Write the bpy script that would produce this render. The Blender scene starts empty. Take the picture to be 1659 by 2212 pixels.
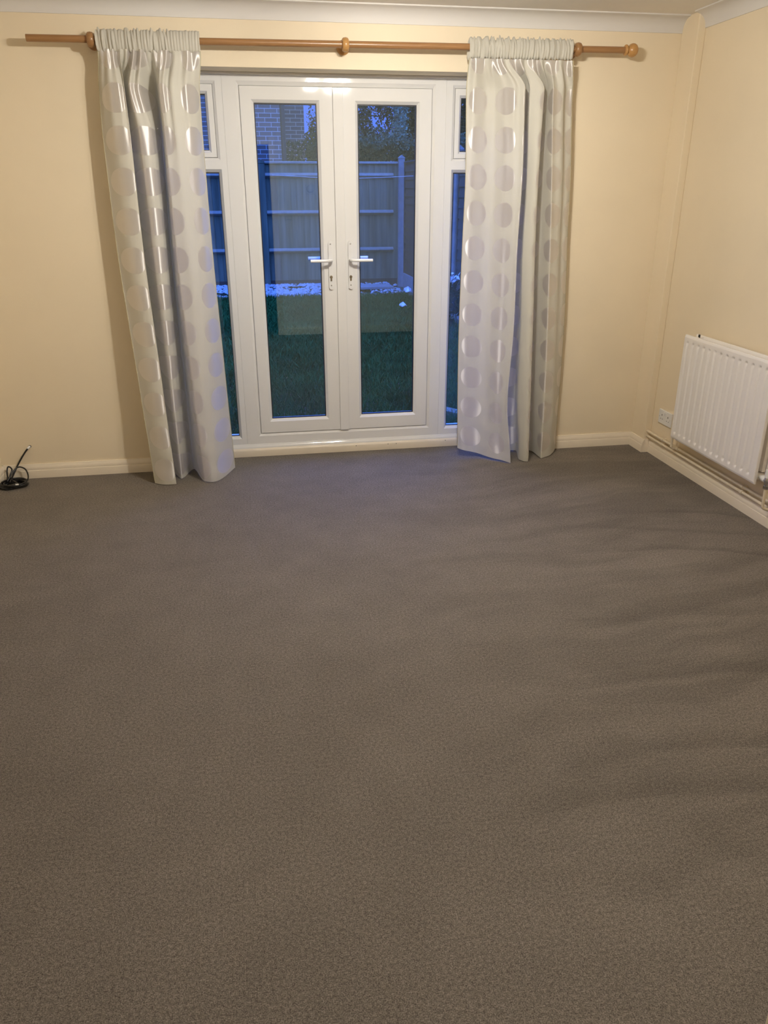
import bpy, bmesh, math, random
import numpy as np
from mathutils import Vector, Matrix
random.seed(7); RNG = np.random.default_rng(11)
S = bpy.context.scene
COL = S.collection
PI = math.pi

# ------------------------------------------------------------------ camera
cam_d = bpy.data.cameras.new('camera'); cam = bpy.data.objects.new('camera', cam_d); COL.objects.link(cam)
F_PX, YAW, PITCH, ROLL = 1657.96, 0.1693, -0.3944, -0.0024
cam_d.sensor_fit = 'HORIZONTAL'; cam_d.sensor_width = 36.0
cam_d.lens = F_PX / 1659.0 * 36.0
cam_d.clip_start = 0.02; cam_d.clip_end = 200
fw = Vector((math.sin(YAW)*math.cos(PITCH), math.cos(YAW)*math.cos(PITCH), math.sin(PITCH)))
rt = Vector((math.cos(YAW), -math.sin(YAW), 0)); up = rt.cross(fw)
r2 = rt*math.cos(ROLL) + up*math.sin(ROLL); u2 = -rt*math.sin(ROLL) + up*math.cos(ROLL)
M = Matrix((r2, u2, -fw)).transposed().to_4x4(); M.translation = Vector((0, -4.4553, 1.5151))
cam.matrix_world = M
S.camera = cam

# ------------------------------------------------------------------ world, exposure, lamp settings
SKY_COLOR = (0.075, 0.20, 0.95); SKY_STRENGTH = 0.95
LAMP_POS = (0.69, -1.68, 2.265); SPOTS = [((0.4, -4.17, 1.1), 50, 44), ((1.12, 0, 1.65), 44, 32), ((-1.15, 0, 1.2), 46, 30)]
LAMP_POWER = 46.0; LAMP_COLOR = (1.0, 0.94, 0.85)
w = bpy.data.worlds.new('dusk_sky'); S.world = w; w.use_nodes = True
bgn = w.node_tree.nodes['Background']
bgn.inputs[0].default_value = (*SKY_COLOR, 1)
_tc = w.node_tree.nodes.new('ShaderNodeTexCoord'); _sx = w.node_tree.nodes.new('ShaderNodeSeparateXYZ'); _mr = w.node_tree.nodes.new('ShaderNodeMapRange')
w.node_tree.links.new(_tc.outputs['Generated'], _sx.inputs[0]); w.node_tree.links.new(_sx.outputs['Z'], _mr.inputs[0]); w.node_tree.links.new(_mr.outputs[0], bgn.inputs[1])
_mr.inputs[1].default_value = 0.15; _mr.inputs[2].default_value = 0.65; _mr.inputs[3].default_value = SKY_STRENGTH; _mr.inputs[4].default_value = SKY_STRENGTH*7.0   # the overhead sky is brighter
vs = S.view_settings
vs.view_transform = 'Standard'; vs.look = 'None'; vs.gamma = 1.0; vs.use_curve_mapping = False
vs.exposure = 0.42
S.cycles.use_denoising = True
S.cycles.max_bounces = 10; S.cycles.diffuse_bounces = 6; S.cycles.transparent_max_bounces = 12
S.cycles.sample_clamp_indirect = 8.0

# ------------------------------------------------------------------ materials
def mat(name):
    m = bpy.data.materials.new(name); m.use_nodes = True
    nt = m.node_tree; b = nt.nodes['Principled BSDF']
    return m, nt, b
def N(nt, t, **kw):
    n = nt.nodes.new(t)
    for k, v in kw.items(): setattr(n, k, v)
    return n
def noise(nt, coord, scale, detail=2.0, rough=0.5):
    n = N(nt, 'ShaderNodeTexNoise'); n.inputs['Scale'].default_value = scale
    n.inputs['Detail'].default_value = detail; n.inputs['Roughness'].default_value = rough
    nt.links.new(coord, n.inputs['Vector']); return n.outputs['Fac']
def ramp(nt, fac, stops):
    r = N(nt, 'ShaderNodeValToRGB')
    while len(r.color_ramp.elements) < len(stops): r.color_ramp.elements.new(0.5)
    for e, (p, c) in zip(r.color_ramp.elements, stops):
        e.position = p; e.color = (*c, 1) if len(c) == 3 else c
    nt.links.new(fac, r.inputs[0]); return r.outputs[0]
def bump(nt, b, h, strength, dist):
    n = N(nt, 'ShaderNodeBump'); n.inputs['Strength'].default_value = strength; n.inputs['Distance'].default_value = dist
    nt.links.new(h, n.inputs['Height']); nt.links.new(n.outputs[0], b.inputs['Normal'])
def math_(nt, op, a, b_=None, c=None):
    n = N(nt, 'ShaderNodeMath', operation=op)
    for i, v in enumerate((a, b_, c)):
        if v is None: continue
        if isinstance(v, (int, float)): n.inputs[i].default_value = v
        else: nt.links.new(v, n.inputs[i])
    return n.outputs[0]
def objcoord(nt): return N(nt, 'ShaderNodeTexCoord').outputs['Object']
def simple(name, col, rough=0.5, metal=0.0, var=0.0, scale=20, spec=0.5, bmp=0.0, bscale=60):
    m, nt, b = mat(name); b.inputs['Base Color'].default_value = (*col, 1)
    b.inputs['Roughness'].default_value = rough; b.inputs['Metallic'].default_value = metal
    b.inputs['Specular IOR Level'].default_value = spec
    oc = objcoord(nt)
    if var:
        f = noise(nt, oc, scale, 3)
        nt.links.new(ramp(nt, f, [(0.3, tuple(c*(1-var) for c in col)), (0.7, tuple(min(1, c*(1+var)) for c in col))]), b.inputs['Base Color'])
    if bmp: bump(nt, b, noise(nt, oc, bscale, 3), bmp, 0.002)
    return m

WALL = simple('cream_paint', (0.83, 0.72, 0.535), 0.62, var=0.02, scale=3, spec=0.35, bmp=0.15, bscale=180)
BRIGHTWALL = simple('cream_paint_brightened', (0.87, 0.84, 0.78), 0.6, var=0.02, scale=3, spec=0.35, bmp=0.15, bscale=180)  # front wall colour lightened so its reflection in the door glass is brighter
CEIL = simple('ceiling_paint', (0.84, 0.815, 0.775), 0.85, var=0.02, scale=4, bmp=0.3, bscale=120)
COVE = simple('coving_paint', (0.72, 0.70, 0.67), 0.7, var=0.01, scale=4)
SKIRT = simple('cream_gloss_paint', (0.83, 0.74, 0.60), 0.35, var=0.02, scale=9, bmp=0.08, bscale=60)
UPVC = simple('white_upvc', (0.81, 0.805, 0.79), 0.05, var=0.006, scale=6, spec=0.45)
GASKET = simple('black_gasket', (0.012, 0.012, 0.016), 0.5, var=0.1)
PLASTIC = simple('white_plastic', (0.80, 0.80, 0.79), 0.28, var=0.01, scale=30)
LEVERM = simple('white_lever_enamel', (0.86, 0.86, 0.85), 0.15, var=0.01, scale=30)
RAD = simple('radiator_enamel', (0.87, 0.835, 0.80), 0.32, var=0.01, scale=5)
PIPEM = simple('painted_pipe', (0.76, 0.66, 0.50), 0.4, var=0.08, scale=25)
CHROME = simple('chrome', (0.55, 0.54, 0.53), 0.15, metal=1.0, var=0.05, scale=40)
BRASSM = simple('lock_brass', (0.32, 0.26, 0.18), 0.35, metal=0.8, var=0.2, scale=300)
DARK = simple('dark_hole', (0.02, 0.018, 0.016), 0.6, var=0.1)
CABLEM = simple('black_cable', (0.012, 0.011, 0.011), 0.32, var=0.2, scale=80)
HALLM = simple('unlit_hall_dark', (0.10, 0.09, 0.08), 0.9, var=0.05)  # darkness of the unlit hall is put into the colour
SCREWM = simple('screw_steel', (0.5, 0.49, 0.47), 0.3, metal=0.9, var=0.05)

def wood_mat(name, c1, c2, rough=0.28):
    m, nt, b = mat(name); oc = objcoord(nt)
    mp = N(nt, 'ShaderNodeMapping'); mp.inputs['Scale'].default_value = (2.5, 60, 60); nt.links.new(oc, mp.inputs[0])
    f = noise(nt, mp.outputs[0], 3.0, 5, 0.6)
    nt.links.new(ramp(nt, f, [(0.3, c1), (0.7, c2)]), b.inputs['Base Color'])
    b.inputs['Roughness'].default_value = rough
    return m
WOOD = wood_mat('varnished_oak', (0.29, 0.148, 0.058), (0.385, 0.205, 0.085))
WOODP = wood_mat('pale_oak', (0.46, 0.24, 0.075), (0.56, 0.31, 0.11))

STROKES = [(1.237, -2.474, 0.016, -0.146, 0.13, 0.768, 1.218, 0.2), (1.135, -2.813, 0.025, -0.386, 0.108, 0.713, 1.163, 0.18), (0.979, -2.972, -0.032, -0.3, 0.093, 0.448, 0.898, 0.15), (1.836, -1.538, -0.185, -0.465, 0.065, 1.354, 1.804, 0.2), (2.174, -1.156, -0.332, -0.8, 0.069, 1.757, 2.207, 0.18), (1.462, -2.114, 0.006, -0.143, 0.116, 0.94, 1.39, 0.13), (1.687, -1.278, -0.258, -0.08, 0.075, 1.283, 1.733, 0.12)]
def carpet_mat():
    m, nt, b = mat('grey_carpet'); oc = objcoord(nt)
    f1 = noise(nt, oc, 340, 3, 0.7); f2 = noise(nt, oc, 120, 2, 0.5); f3 = noise(nt, oc, 2.2, 4, 0.6); f4 = noise(nt, oc, 9, 3, 0.6)
    tuft = math_(nt, 'ADD', math_(nt, 'MULTIPLY', f1, 0.75), math_(nt, 'MULTIPLY', f2, 0.25))
    colr = ramp(nt, tuft, [(0.36, (0.080, 0.069, 0.057)), (0.5, (0.192, 0.168, 0.140)), (0.64, (0.340, 0.302, 0.258))])
    # brushed-pile sweeps left by a vacuum cleaner: arcs on the right side of the room
    mp = N(nt, 'ShaderNodeMapping'); mp.inputs['Location'].default_value = (0.55, 1.0, 0); mp.inputs['Rotation'].default_value = (0, 0, -0.10)
    nt.links.new(oc, mp.inputs[0])
    nz = N(nt, 'ShaderNodeTexNoise'); nz.inputs['Scale'].default_value = 1.1; nz.inputs['Detail'].default_value = 2
    nt.links.new(oc, nz.inputs['Vector'])
    mx = N(nt, 'ShaderNodeVectorMath', operation='MULTIPLY_ADD'); nt.links.new(nz.outputs['Color'], mx.inputs[0])
    mx.inputs[1].default_value = (0.30, 0.55, 0); nt.links.new(mp.outputs[0], mx.inputs[2])
    st = N(nt, 'ShaderNodeMapping'); st.inputs['Scale'].default_value = (0.55, 3.3, 1); nt.links.new(mx.outputs[0], st.inputs[0])
    sw = noise(nt, st.outputs[0], 1.7, 3, 0.55)
    swr = N(nt, 'ShaderNodeMapRange'); nt.links.new(sw, swr.inputs[0])
    swr.inputs[1].default_value = 0.42; swr.inputs[2].default_value = 0.58; swr.inputs[3].default_value = 0.86; swr.inputs[4].default_value = 1.10
    sx = N(nt, 'ShaderNodeSeparateXYZ'); nt.links.new(oc, sx.inputs[0])
    rm = N(nt, 'ShaderNodeMapRange'); nt.links.new(sx.outputs['X'], rm.inputs[0])
    rm.inputs[1].default_value = 0.35; rm.inputs[2].default_value = 1.5
    rm.inputs[3].default_value = 0.12; rm.inputs[4].default_value = 0.85
    mixs = N(nt, 'ShaderNodeMix'); nt.links.new(rm.outputs[0], mixs.inputs[0]); mixs.inputs[2].default_value = 1.0; nt.links.new(swr.outputs[0], mixs.inputs[3])
    blot = N(nt, 'ShaderNodeMapRange'); nt.links.new(f3, blot.inputs[0]); blot.inputs[1].default_value = 0.3; blot.inputs[2].default_value = 0.7
    blot.inputs[3].default_value = 0.93; blot.inputs[4].default_value = 1.06
    bl2 = N(nt, 'ShaderNodeMapRange'); nt.links.new(f4, bl2.inputs[0]); bl2.inputs[1].default_value = 0.3; bl2.inputs[2].default_value = 0.7
    bl2.inputs[3].default_value = 0.96; bl2.inputs[4].default_value = 1.04
    # single vacuum strokes: y = y0 + s*(x-x0) + c*(x-x0)^2, sharp on the near side, fading on the far side
    wob = math_(nt, 'MULTIPLY', math_(nt, 'SUBTRACT', noise(nt, oc, 4.5, 3), 0.5), 0.05)
    stroke = None
    for (x0, y0, sl, cu_, wd, xa, xb, amt) in STROKES:
        dx = math_(nt, 'SUBTRACT', sx.outputs['X'], x0)
        yy = math_(nt, 'ADD', math_(nt, 'ADD', math_(nt, 'MULTIPLY', dx, sl), math_(nt, 'MULTIPLY', math_(nt, 'MULTIPLY', dx, dx), cu_)), y0)
        t = math_(nt, 'DIVIDE', math_(nt, 'ADD', math_(nt, 'SUBTRACT', sx.outputs['Y'], yy), wob), wd)
        e1 = N(nt, 'ShaderNodeMapRange', interpolation_type='SMOOTHSTEP'); nt.links.new(t, e1.inputs[0]); e1.inputs[1].default_value = -0.15; e1.inputs[2].default_value = 0.15
        e2 = N(nt, 'ShaderNodeMapRange', interpolation_type='SMOOTHSTEP'); nt.links.new(t, e2.inputs[0]); e2.inputs[1].default_value = 0.15; e2.inputs[2].default_value = 1.1; e2.inputs[3].default_value = 1; e2.inputs[4].default_value = 0
        e3 = N(nt, 'ShaderNodeMapRange', interpolation_type='SMOOTHSTEP'); nt.links.new(sx.outputs['X'], e3.inputs[0]); e3.inputs[1].default_value = xa; e3.inputs[2].default_value = xb
        mk = math_(nt, 'MULTIPLY', math_(nt, 'MULTIPLY', math_(nt, 'MULTIPLY', e1.outputs[0], e2.outputs[0]), e3.outputs[0]), amt)
        one = math_(nt, 'SUBTRACT', 1.0, mk)
        stroke = one if stroke is None else math_(nt, 'MULTIPLY', stroke, one)
    bl2o = math_(nt, 'MULTIPLY', bl2.outputs[0], stroke)
    k = math_(nt, 'MULTIPLY', math_(nt, 'MULTIPLY', mixs.outputs[0], blot.outputs[0]), bl2o)
    vm = N(nt, 'ShaderNodeVectorMath', operation='SCALE'); nt.links.new(colr, vm.inputs[0]); nt.links.new(k, vm.inputs['Scale'])
    nt.links.new(vm.outputs[0], b.inputs['Base Color'])
    b.inputs['Roughness'].default_value = 0.95; b.inputs['Specular IOR Level'].default_value = 0.1
    b.inputs['Sheen Weight'].default_value = 0.0
    bump(nt, b, tuft, 0.7, 0.006)
    return m
CARPET = carpet_mat()

def glass_mat(name, k):
    m, nt, b = mat(name); out = nt.nodes['Material Output']; nt.nodes.remove(b)
    tr = N(nt, 'ShaderNodeBsdfTransparent'); tr.inputs[0].default_value = (0.86, 0.90, 0.90, 1)
    gl = N(nt, 'ShaderNodeBsdfGlossy'); gl.inputs['Roughness'].default_value = 0.0; gl.inputs[0].default_value = (0.72, 0.92, 0.98, 1)
    fr = N(nt, 'ShaderNodeFresnel'); fr.inputs[0].default_value = 1.5
    fac = math_(nt, 'MINIMUM', math_(nt, 'MULTIPLY', fr.outputs[0], k), 1.0)
    mx = N(nt, 'ShaderNodeMixShader'); nt.links.new(fac, mx.inputs[0]); nt.links.new(tr.outputs[0], mx.inputs[1]); nt.links.new(gl.outputs[0], mx.inputs[2])
    nt.links.new(mx.outputs[0], out.inputs[0]); return m
GLASS = glass_mat('coated_glass', 4.8); GLASS2 = glass_mat('coated_glass_dim_reflection', 3.6)  # same glazing twice; the second has its dimmer reflection set in the material

DOT_PITCH_U, DOT_PITCH_V, DOT_R = 0.187, 0.185, 0.065
SATIN_ROT = 0.0
def curtain_mat(name, u0, v0, plain=False):
    m, nt, b = mat(name); out = nt.nodes['Material Output']
    cloth = (0.695, 0.67, 0.585); satin = (0.86, 0.805, 0.76)
    uv = N(nt, 'ShaderNodeUVMap'); sp = N(nt, 'ShaderNodeSeparateXYZ'); nt.links.new(uv.outputs[0], sp.inputs[0])
    def cell(o, off, pitch):
        a = math_(nt, 'ADD', math_(nt, 'DIVIDE', math_(nt, 'SUBTRACT', o, off), pitch), 50.5)
        return math_(nt, 'MULTIPLY', math_(nt, 'SUBTRACT', math_(nt, 'FRACT', a), 0.5), pitch)
    du = cell(sp.outputs[0], u0, DOT_PITCH_U); dv = cell(sp.outputs[1], v0, DOT_PITCH_V)
    d = math_(nt, 'SQRT', math_(nt, 'ADD', math_(nt, 'MULTIPLY', du, du), math_(nt, 'MULTIPLY', dv, dv)))
    mask = N(nt, 'ShaderNodeMapRange'); nt.links.new(d, mask.inputs[0])
    mask.inputs[1].default_value = DOT_R - 0.0008; mask.inputs[2].default_value = DOT_R + 0.0008
    mask.inputs[3].default_value = 0.0 if plain else 1.0; mask.inputs[4].default_value = 0.0
    mk = mask.outputs[0]
    weave = N(nt, 'ShaderNodeTexNoise'); mp = N(nt, 'ShaderNodeMapping'); mp.inputs['Scale'].default_value = (900, 220, 1)
    nt.links.new(uv.outputs[0], mp.inputs[0]); nt.links.new(mp.outputs[0], weave.inputs['Vector']); weave.inputs['Scale'].default_value = 1
    b.inputs['Base Color'].default_value = (*cloth, 1); b.inputs['Roughness'].default_value = 0.62; b.inputs['Specular IOR Level'].default_value = 0.35
    b.inputs['Sheen Weight'].default_value = 0.2
    bump(nt, b, weave.outputs['Fac'], 0.12, 0.001)
    p2 = N(nt, 'ShaderNodeBsdfDiffuse'); p2.inputs[0].default_value = (*satin, 1)
    an = N(nt, 'ShaderNodeBsdfAnisotropic'); an.inputs['Color'].default_value = (0.97, 0.95, 0.92, 1); an.inputs['Roughness'].default_value = 0.57
    an.inputs['Anisotropy'].default_value = 0.57; an.inputs['Rotation'].default_value = SATIN_ROT
    tg = N(nt, 'ShaderNodeTangent', direction_type='UV_MAP'); tg.uv_map = 'UVMap'; nt.links.new(tg.outputs[0], an.inputs['Tangent'])
    ms = N(nt, 'ShaderNodeMixShader'); ms.inputs[0].default_value = 0.57; nt.links.new(p2.outputs[0], ms.inputs[1]); nt.links.new(an.outputs[0], ms.inputs[2])
    mx = N(nt, 'ShaderNodeMixShader'); nt.links.new(mk, mx.inputs[0]); nt.links.new(b.outputs[0], mx.inputs[1]); nt.links.new(ms.outputs[0], mx.inputs[2])
    tl = N(nt, 'ShaderNodeBsdfTranslucent'); tl.inputs[0].default_value = (0.60, 0.62, 0.60, 1)
    m2 = N(nt, 'ShaderNodeMixShader'); m2.inputs[0].default_value = 0.22
    nt.links.new(mx.outputs[0], m2.inputs[1]); nt.links.new(tl.outputs[0], m2.inputs[2]); nt.links.new(m2.outputs[0], out.inputs[0])
    return m

def brick_mat():
    m, nt, b = mat('house_brick'); oc = objcoord(nt)
    mp = N(nt, 'ShaderNodeMapping'); mp.inputs['Rotation'].default_value = (PI/2, 0, 0); nt.links.new(oc, mp.inputs[0])
    # Brick texture lies in its X/Y plane: feed it wall X and height Z
    sx = N(nt, 'ShaderNodeSeparateXYZ'); nt.links.new(oc, sx.inputs[0])
    cb = N(nt, 'ShaderNodeCombineXYZ'); nt.links.new(math_(nt, 'ADD', sx.outputs[0], sx.outputs[1]), cb.inputs[0]); nt.links.new(sx.outputs[2], cb.inputs[1])
    br = N(nt, 'ShaderNodeTexBrick'); nt.links.new(cb.outputs[0], br.inputs['Vector'])
    br.inputs['Scale'].default_value = 1.0; br.inputs['Brick Width'].default_value = 0.225; br.inputs['Row Height'].default_value = 0.075
    br.inputs['Mortar Size'].default_value = 0.006; br.inputs['Mortar Smooth'].default_value = 0.2
    br.inputs['Color1'].default_value = (0.125, 0.085, 0.065, 1); br.inputs['Color2'].default_value = (0.17, 0.118, 0.085, 1)
    br.inputs['Mortar'].default_value = (0.42, 0.41, 0.38, 1)
    nt.links.new(br.outputs[0], b.inputs['Base Color']); b.inputs['Roughness'].default_value = 0.9
    return m
BRICK = brick_mat()
def fence_mat(name, c1, c2):
    m, nt, b = mat(name); oc = objcoord(nt)
    mp = N(nt, 'ShaderNodeMapping'); mp.inputs['Scale'].default_value = (8, 8, 0.5); nt.links.new(oc, mp.inputs[0])
    nt.links.new(ramp(nt, noise(nt, mp.outputs[0], 1.5, 4, 0.6), [(0.3, c1), (0.72, c2)]), b.inputs['Base Color'])
    b.inputs['Roughness'].default_value = 0.85; return m
FENCE = fence_mat('weathered_board', (0.06, 0.066, 0.04), (0.16, 0.176, 0.12))
RAILM = fence_mat('weathered_rail', (0.16, 0.15, 0.12), (0.23, 0.215, 0.175))
BROWNF = fence_mat('brown_stained_board', (0.05, 0.03, 0.019), (0.087, 0.053, 0.033))
CONC = simple('concrete', (0.22, 0.217, 0.206), 0.9, var=0.12, scale=12)
SOIL = simple('soil', (0.045, 0.055, 0.028), 0.95, var=0.4, scale=5)
def grass_mat():
    m, nt, b = mat('grass_blades'); oc = objcoord(nt)
    nt.links.new(ramp(nt, noise(nt, oc, 2.0, 5, 0.7), [(0.3, (0.010, 0.045, 0.011)), (0.7, (0.030, 0.115, 0.027))]), b.inputs['Base Color'])
    b.inputs['Roughness'].default_value = 0.9; b.inputs['Specular IOR Level'].default_value = 0.08; return m
GRASS = grass_mat()
STONE = simple('pale_gravel_stone', (0.32, 0.32, 0.31), 0.85, var=0.35, scale=25)
def leaf_mat(name, c1, c2):
    m, nt, b = mat(name); oc = objcoord(nt)
    nt.links.new(ramp(nt, noise(nt, oc, 6, 3), [(0.3, c1), (0.7, c2)]), b.inputs['Base Color']); b.inputs['Roughness'].default_value = 0.85; b.inputs['Specular IOR Level'].default_value = 0.08; return m
LEAFD = leaf_mat('dark_leaves', (0.006, 0.010, 0.004), (0.015, 0.021, 0.008))
LEAFM = leaf_mat('hedge_leaves', (0.013, 0.021, 0.008), (0.030, 0.042, 0.016))
LEAFL = leaf_mat('pale_leaves', (0.12, 0.21, 0.13), (0.23, 0.35, 0.24))
LEAFG = leaf_mat('fresh_leaves', (0.040, 0.075, 0.042), (0.09, 0.145, 0.086))
BARK = simple('bark', (0.09, 0.065, 0.045), 0.9, var=0.3, scale=12)
SCRAPM = simple('pale_plastic_scrap', (0.72, 0.68, 0.74), 0.5, var=0.08)
BLOOM = simple('white_blossom', (0.75, 0.73, 0.72), 0.6, var=0.08)
TILE = simple('roof_tile', (0.16, 0.09, 0.07), 0.8, var=0.2, scale=8)
WIREM = simple('wire', (0.45, 0.45, 0.45), 0.4, var=0.1)
ROOMFLOOR = CARPET

# ------------------------------------------------------------------ mesh helpers
def box(bm, x0, x1, y0, y1, z0, z1, bevel=0.0, seg=2):
    vs_ = [bm.verts.new((x, y, z)) for x in (x0, x1) for y in (y0, y1) for z in (z0, z1)]
    q = [(0,1,3,2), (4,6,7,5), (0,4,5,1), (2,3,7,6), (0,2,6,4), (1,5,7,3)]
    fs = [bm.faces.new([vs_[i] for i in f]) for f in q]
    if bevel > 0:
        es = list({e for f in fs for e in f.edges})
        bmesh.ops.bevel(bm, geom=es, offset=bevel, segments=seg, profile=0.5, affect='EDGES')
def prism(bm, pts, ax, a0, a1):
    """pts: 2D polygon in the plane perpendicular to ax ('x': (y,z), 'y': (x,z), 'z': (x,y))"""
    def P(p, a): return (a, p[0], p[1]) if ax == 'x' else (p[0], a, p[1]) if ax == 'y' else (p[0], p[1], a)
    A = [bm.verts.new(P(p, a0)) for p in pts]; B = [bm.verts.new(P(p, a1)) for p in pts]
    n = len(pts)
    bm.faces.new(A); bm.faces.new(B[::-1])
    for i in range(n): bm.faces.new((A[i], B[i], B[(i+1) % n], A[(i+1) % n]))
def tube(bm, pts, r, seg=12, cap=True, radii=None):
    pts = [Vector(p) for p in pts]; rings = []
    t0 = (pts[1]-pts[0]).normalized(); ref = Vector((0, 0, 1)) if abs(t0.z) < 0.9 else Vector((1, 0, 0))
    nrm = t0.cross(ref).normalized()
    for i, p in enumerate(pts):
        t = (pts[min(i+1, len(pts)-1)] - pts[max(i-1, 0)]).normalized()
        nrm = (nrm - t*nrm.dot(t)).normalized(); bn = t.cross(nrm)
        rr = radii[i] if radii else r
        rings.append([bm.verts.new(p + (nrm*math.cos(2*PI*k/seg) + bn*math.sin(2*PI*k/seg))*rr) for k in range(seg)])
    for a, b in zip(rings, rings[1:]):
        for k in range(seg): bm.faces.new((a[k], a[(k+1) % seg], b[(k+1) % seg], b[k]))
    if cap: bm.faces.new(rings[0][::-1]); bm.faces.new(rings[-1])
def lathe(bm, prof, origin, axis, seg=32):
    """prof: list of (distance along axis, radius)"""
    o = Vector(origin); a = Vector(axis).normalized()
    ref = Vector((0, 0, 1)) if abs(a.z) < 0.9 else Vector((1, 0, 0))
    n = a.cross(ref).normalized(); b = a.cross(n); rings = []
    for d, r in prof:
        if r < 1e-6: rings.append([bm.verts.new(o + a*d)])
        else: rings.append([bm.verts.new(o + a*d + (n*math.cos(2*PI*k/seg) + b*math.sin(2*PI*k/seg))*r) for k in range(seg)])
    for A, B in zip(rings, rings[1:]):
        for k in range(seg):
            k2 = (k+1) % seg
            if len(A) == 1 and len(B) == 1: continue
            if len(A) == 1: bm.faces.new((A[0], B[k2], B[k]))
            elif len(B) == 1: bm.faces.new((A[k], A[k2], B[0]))
            else: bm.faces.new((A[k], A[k2], B[k2], B[k]))
    for R_ in (rings[0], rings[-1]):
        if len(R_) > 1: bm.faces.new(R_)
def smooth_path(pts, n=8):
    out = []; P = [Vector(p) for p in pts]
    for i in range(len(P)-1):
        p0, p1, p2, p3 = P[max(i-1, 0)], P[i], P[i+1], P[min(i+2, len(P)-1)]
        for j in range(n):
            t = j/n
            out.append(0.5*((2*p1) + (p2-p0)*t + (2*p0-5*p1+4*p2-p3)*t*t + (3*p1-p0-3*p2+p3)*t**3))
    out.append(P[-1]); return out
def mitre_frame(bm, x0, x1, z0, z1, prof):
    """sweeps a mitred frame; prof = [(left, right, bottom, top insets, y)], closed loop through the back"""
    loops = []
    for l, r, b, t, y in prof:
        loops.append([bm.verts.new(p) for p in ((x0+l, y, z0+b), (x1-r, y, z0+b), (x1-r, y, z1-t), (x0+l, y, z1-t))])
    n = len(loops)
    for i in range(n):
        A, B = loops[i], loops[(i+1) % n]
        for k in range(4): bm.faces.new((A[k], A[(k+1) % 4], B[(k+1) % 4], B[k]))
def obj(name, bm, m, parent=None, smooth=None, label=None):
    bmesh.ops.recalc_face_normals(bm, faces=bm.faces[:])
    me = bpy.data.meshes.new(name); bm.to_mesh(me); bm.free()
    ms = m if isinstance(m, (list, tuple)) else [m]
    for q in ms: me.materials.append(q)
    if smooth is not None:
        for p in me.polygons: p.use_smooth = True
        if smooth > 0:
            try: me.set_sharp_from_angle(angle=math.radians(smooth))
            except Exception: pass
    o = bpy.data.objects.new(name, me); COL.objects.link(o)
    if parent is not None:
        o.parent = parent
        o.matrix_parent_inverse = Matrix.Translation(-world_loc(parent))
    if label: o['label'] = label
    return o
def world_loc(o):
    v = Vector(o.location); p = o.parent
    return v if p is None else v  # parts keep their mesh in world coordinates
def tag(o, label, cat, group=None, kind=None):
    o['label'] = label; o['category'] = cat
    if group: o['group'] = group
    if kind: o['kind'] = kind
    return o
def thing(name, label, cat, loc, group=None):
    o = bpy.data.objects.new(name, None); COL.objects.link(o); o.location = loc; o.empty_display_size = 0.05
    return tag(o, label, cat, group)
def struct(name, bm, m, smooth=None, label=None, parent=None):
    o = obj(name, bm, m, parent, smooth)
    if parent is None: o['kind'] = 'structure'
    if label: o['label'] = label
    return o
def new(): return bmesh.new()
def raw_mesh(name, verts, faces, m, parent=None, smooth=False):
    me = bpy.data.meshes.new(name); me.from_pydata(verts, [], faces); me.materials.append(m)
    if smooth:
        for p in me.polygons: p.use_smooth = True
    o = bpy.data.objects.new(name, me); COL.objects.link(o)
    if parent is not None:
        o.parent = parent; o.matrix_parent_inverse = Matrix.Translation(-world_loc(parent))
    return o

# ------------------------------------------------------------------ room dimensions
XL, XR, YB, YF, ZC = -1.45, 2.435, 0.0, -4.17, 2.375
DX0, DX1, DZ = -0.50, 1.59, 2.096           # opening in the back wall
GX0, GX1, GZ = -0.47, 0.315, 1.985          # doorway in the front wall (behind the viewer stands the hall)
GY = 0.18                                    # face of the door frame

bm = new(); box(bm, XL, XR, YF, 0.0, -0.12, 0); box(bm, DX0, DX1, 0.0, 0.172, -0.12, 0); struct('floor', bm, CARPET)
bm = new(); box(bm, XL-0.1, XR+0.1, YF-0.12, 0.30, ZC, ZC+0.12); struct('ceiling', bm, CEIL)
bm = new()
box(bm, XL, DX0, 0, 0.30, 0, ZC); box(bm, DX1, XR, 0, 0.30, 0, ZC); box(bm, DX0, DX1, 0, 0.30, DZ, ZC); box(bm, DX0, DX1, 0.172, 0.30, -0.12, 0.044)
struct('wall_back', bm, WALL)
bm = new(); box(bm, XL-0.12, XL, YF-0.12, 0.30, -0.12, ZC); struct('wall_left', bm, WALL)
bm = new(); box(bm, XR, XR+0.12, YF-0.12, 0.30, -0.12, ZC); struct('wall_right', bm, WALL)
bm = new(); box(bm, XL, GX0-0.03, YF-0.12, YF, 0, ZC); box(bm, GX1+0.03, XR, YF-0.12, YF, 0, ZC); box(bm, GX0-0.03, GX1+0.03, YF-0.12, YF, GZ+0.03, ZC)
struct('wall_front', bm, BRIGHTWALL)
# boxed-in pipe chase in the far right corner, cutting the coving
bm = new(); box(bm, 2.391, XR, -0.165, 0, 0, ZC, 0.004); struct('wall_corner', bm, WALL)

# hall beyond the doorway where the viewer stands
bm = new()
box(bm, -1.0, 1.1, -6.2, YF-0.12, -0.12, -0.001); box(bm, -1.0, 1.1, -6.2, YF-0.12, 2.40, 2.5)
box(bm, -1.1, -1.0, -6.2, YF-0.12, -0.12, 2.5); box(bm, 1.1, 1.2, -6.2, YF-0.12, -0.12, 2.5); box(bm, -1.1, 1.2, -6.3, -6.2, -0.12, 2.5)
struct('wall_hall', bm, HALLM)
bm = new(); box(bm, GX0-0.03, GX1+0.03, YF-0.12, YF, -0.12, 0); struct('floor_doorway', bm, CARPET)
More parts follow.
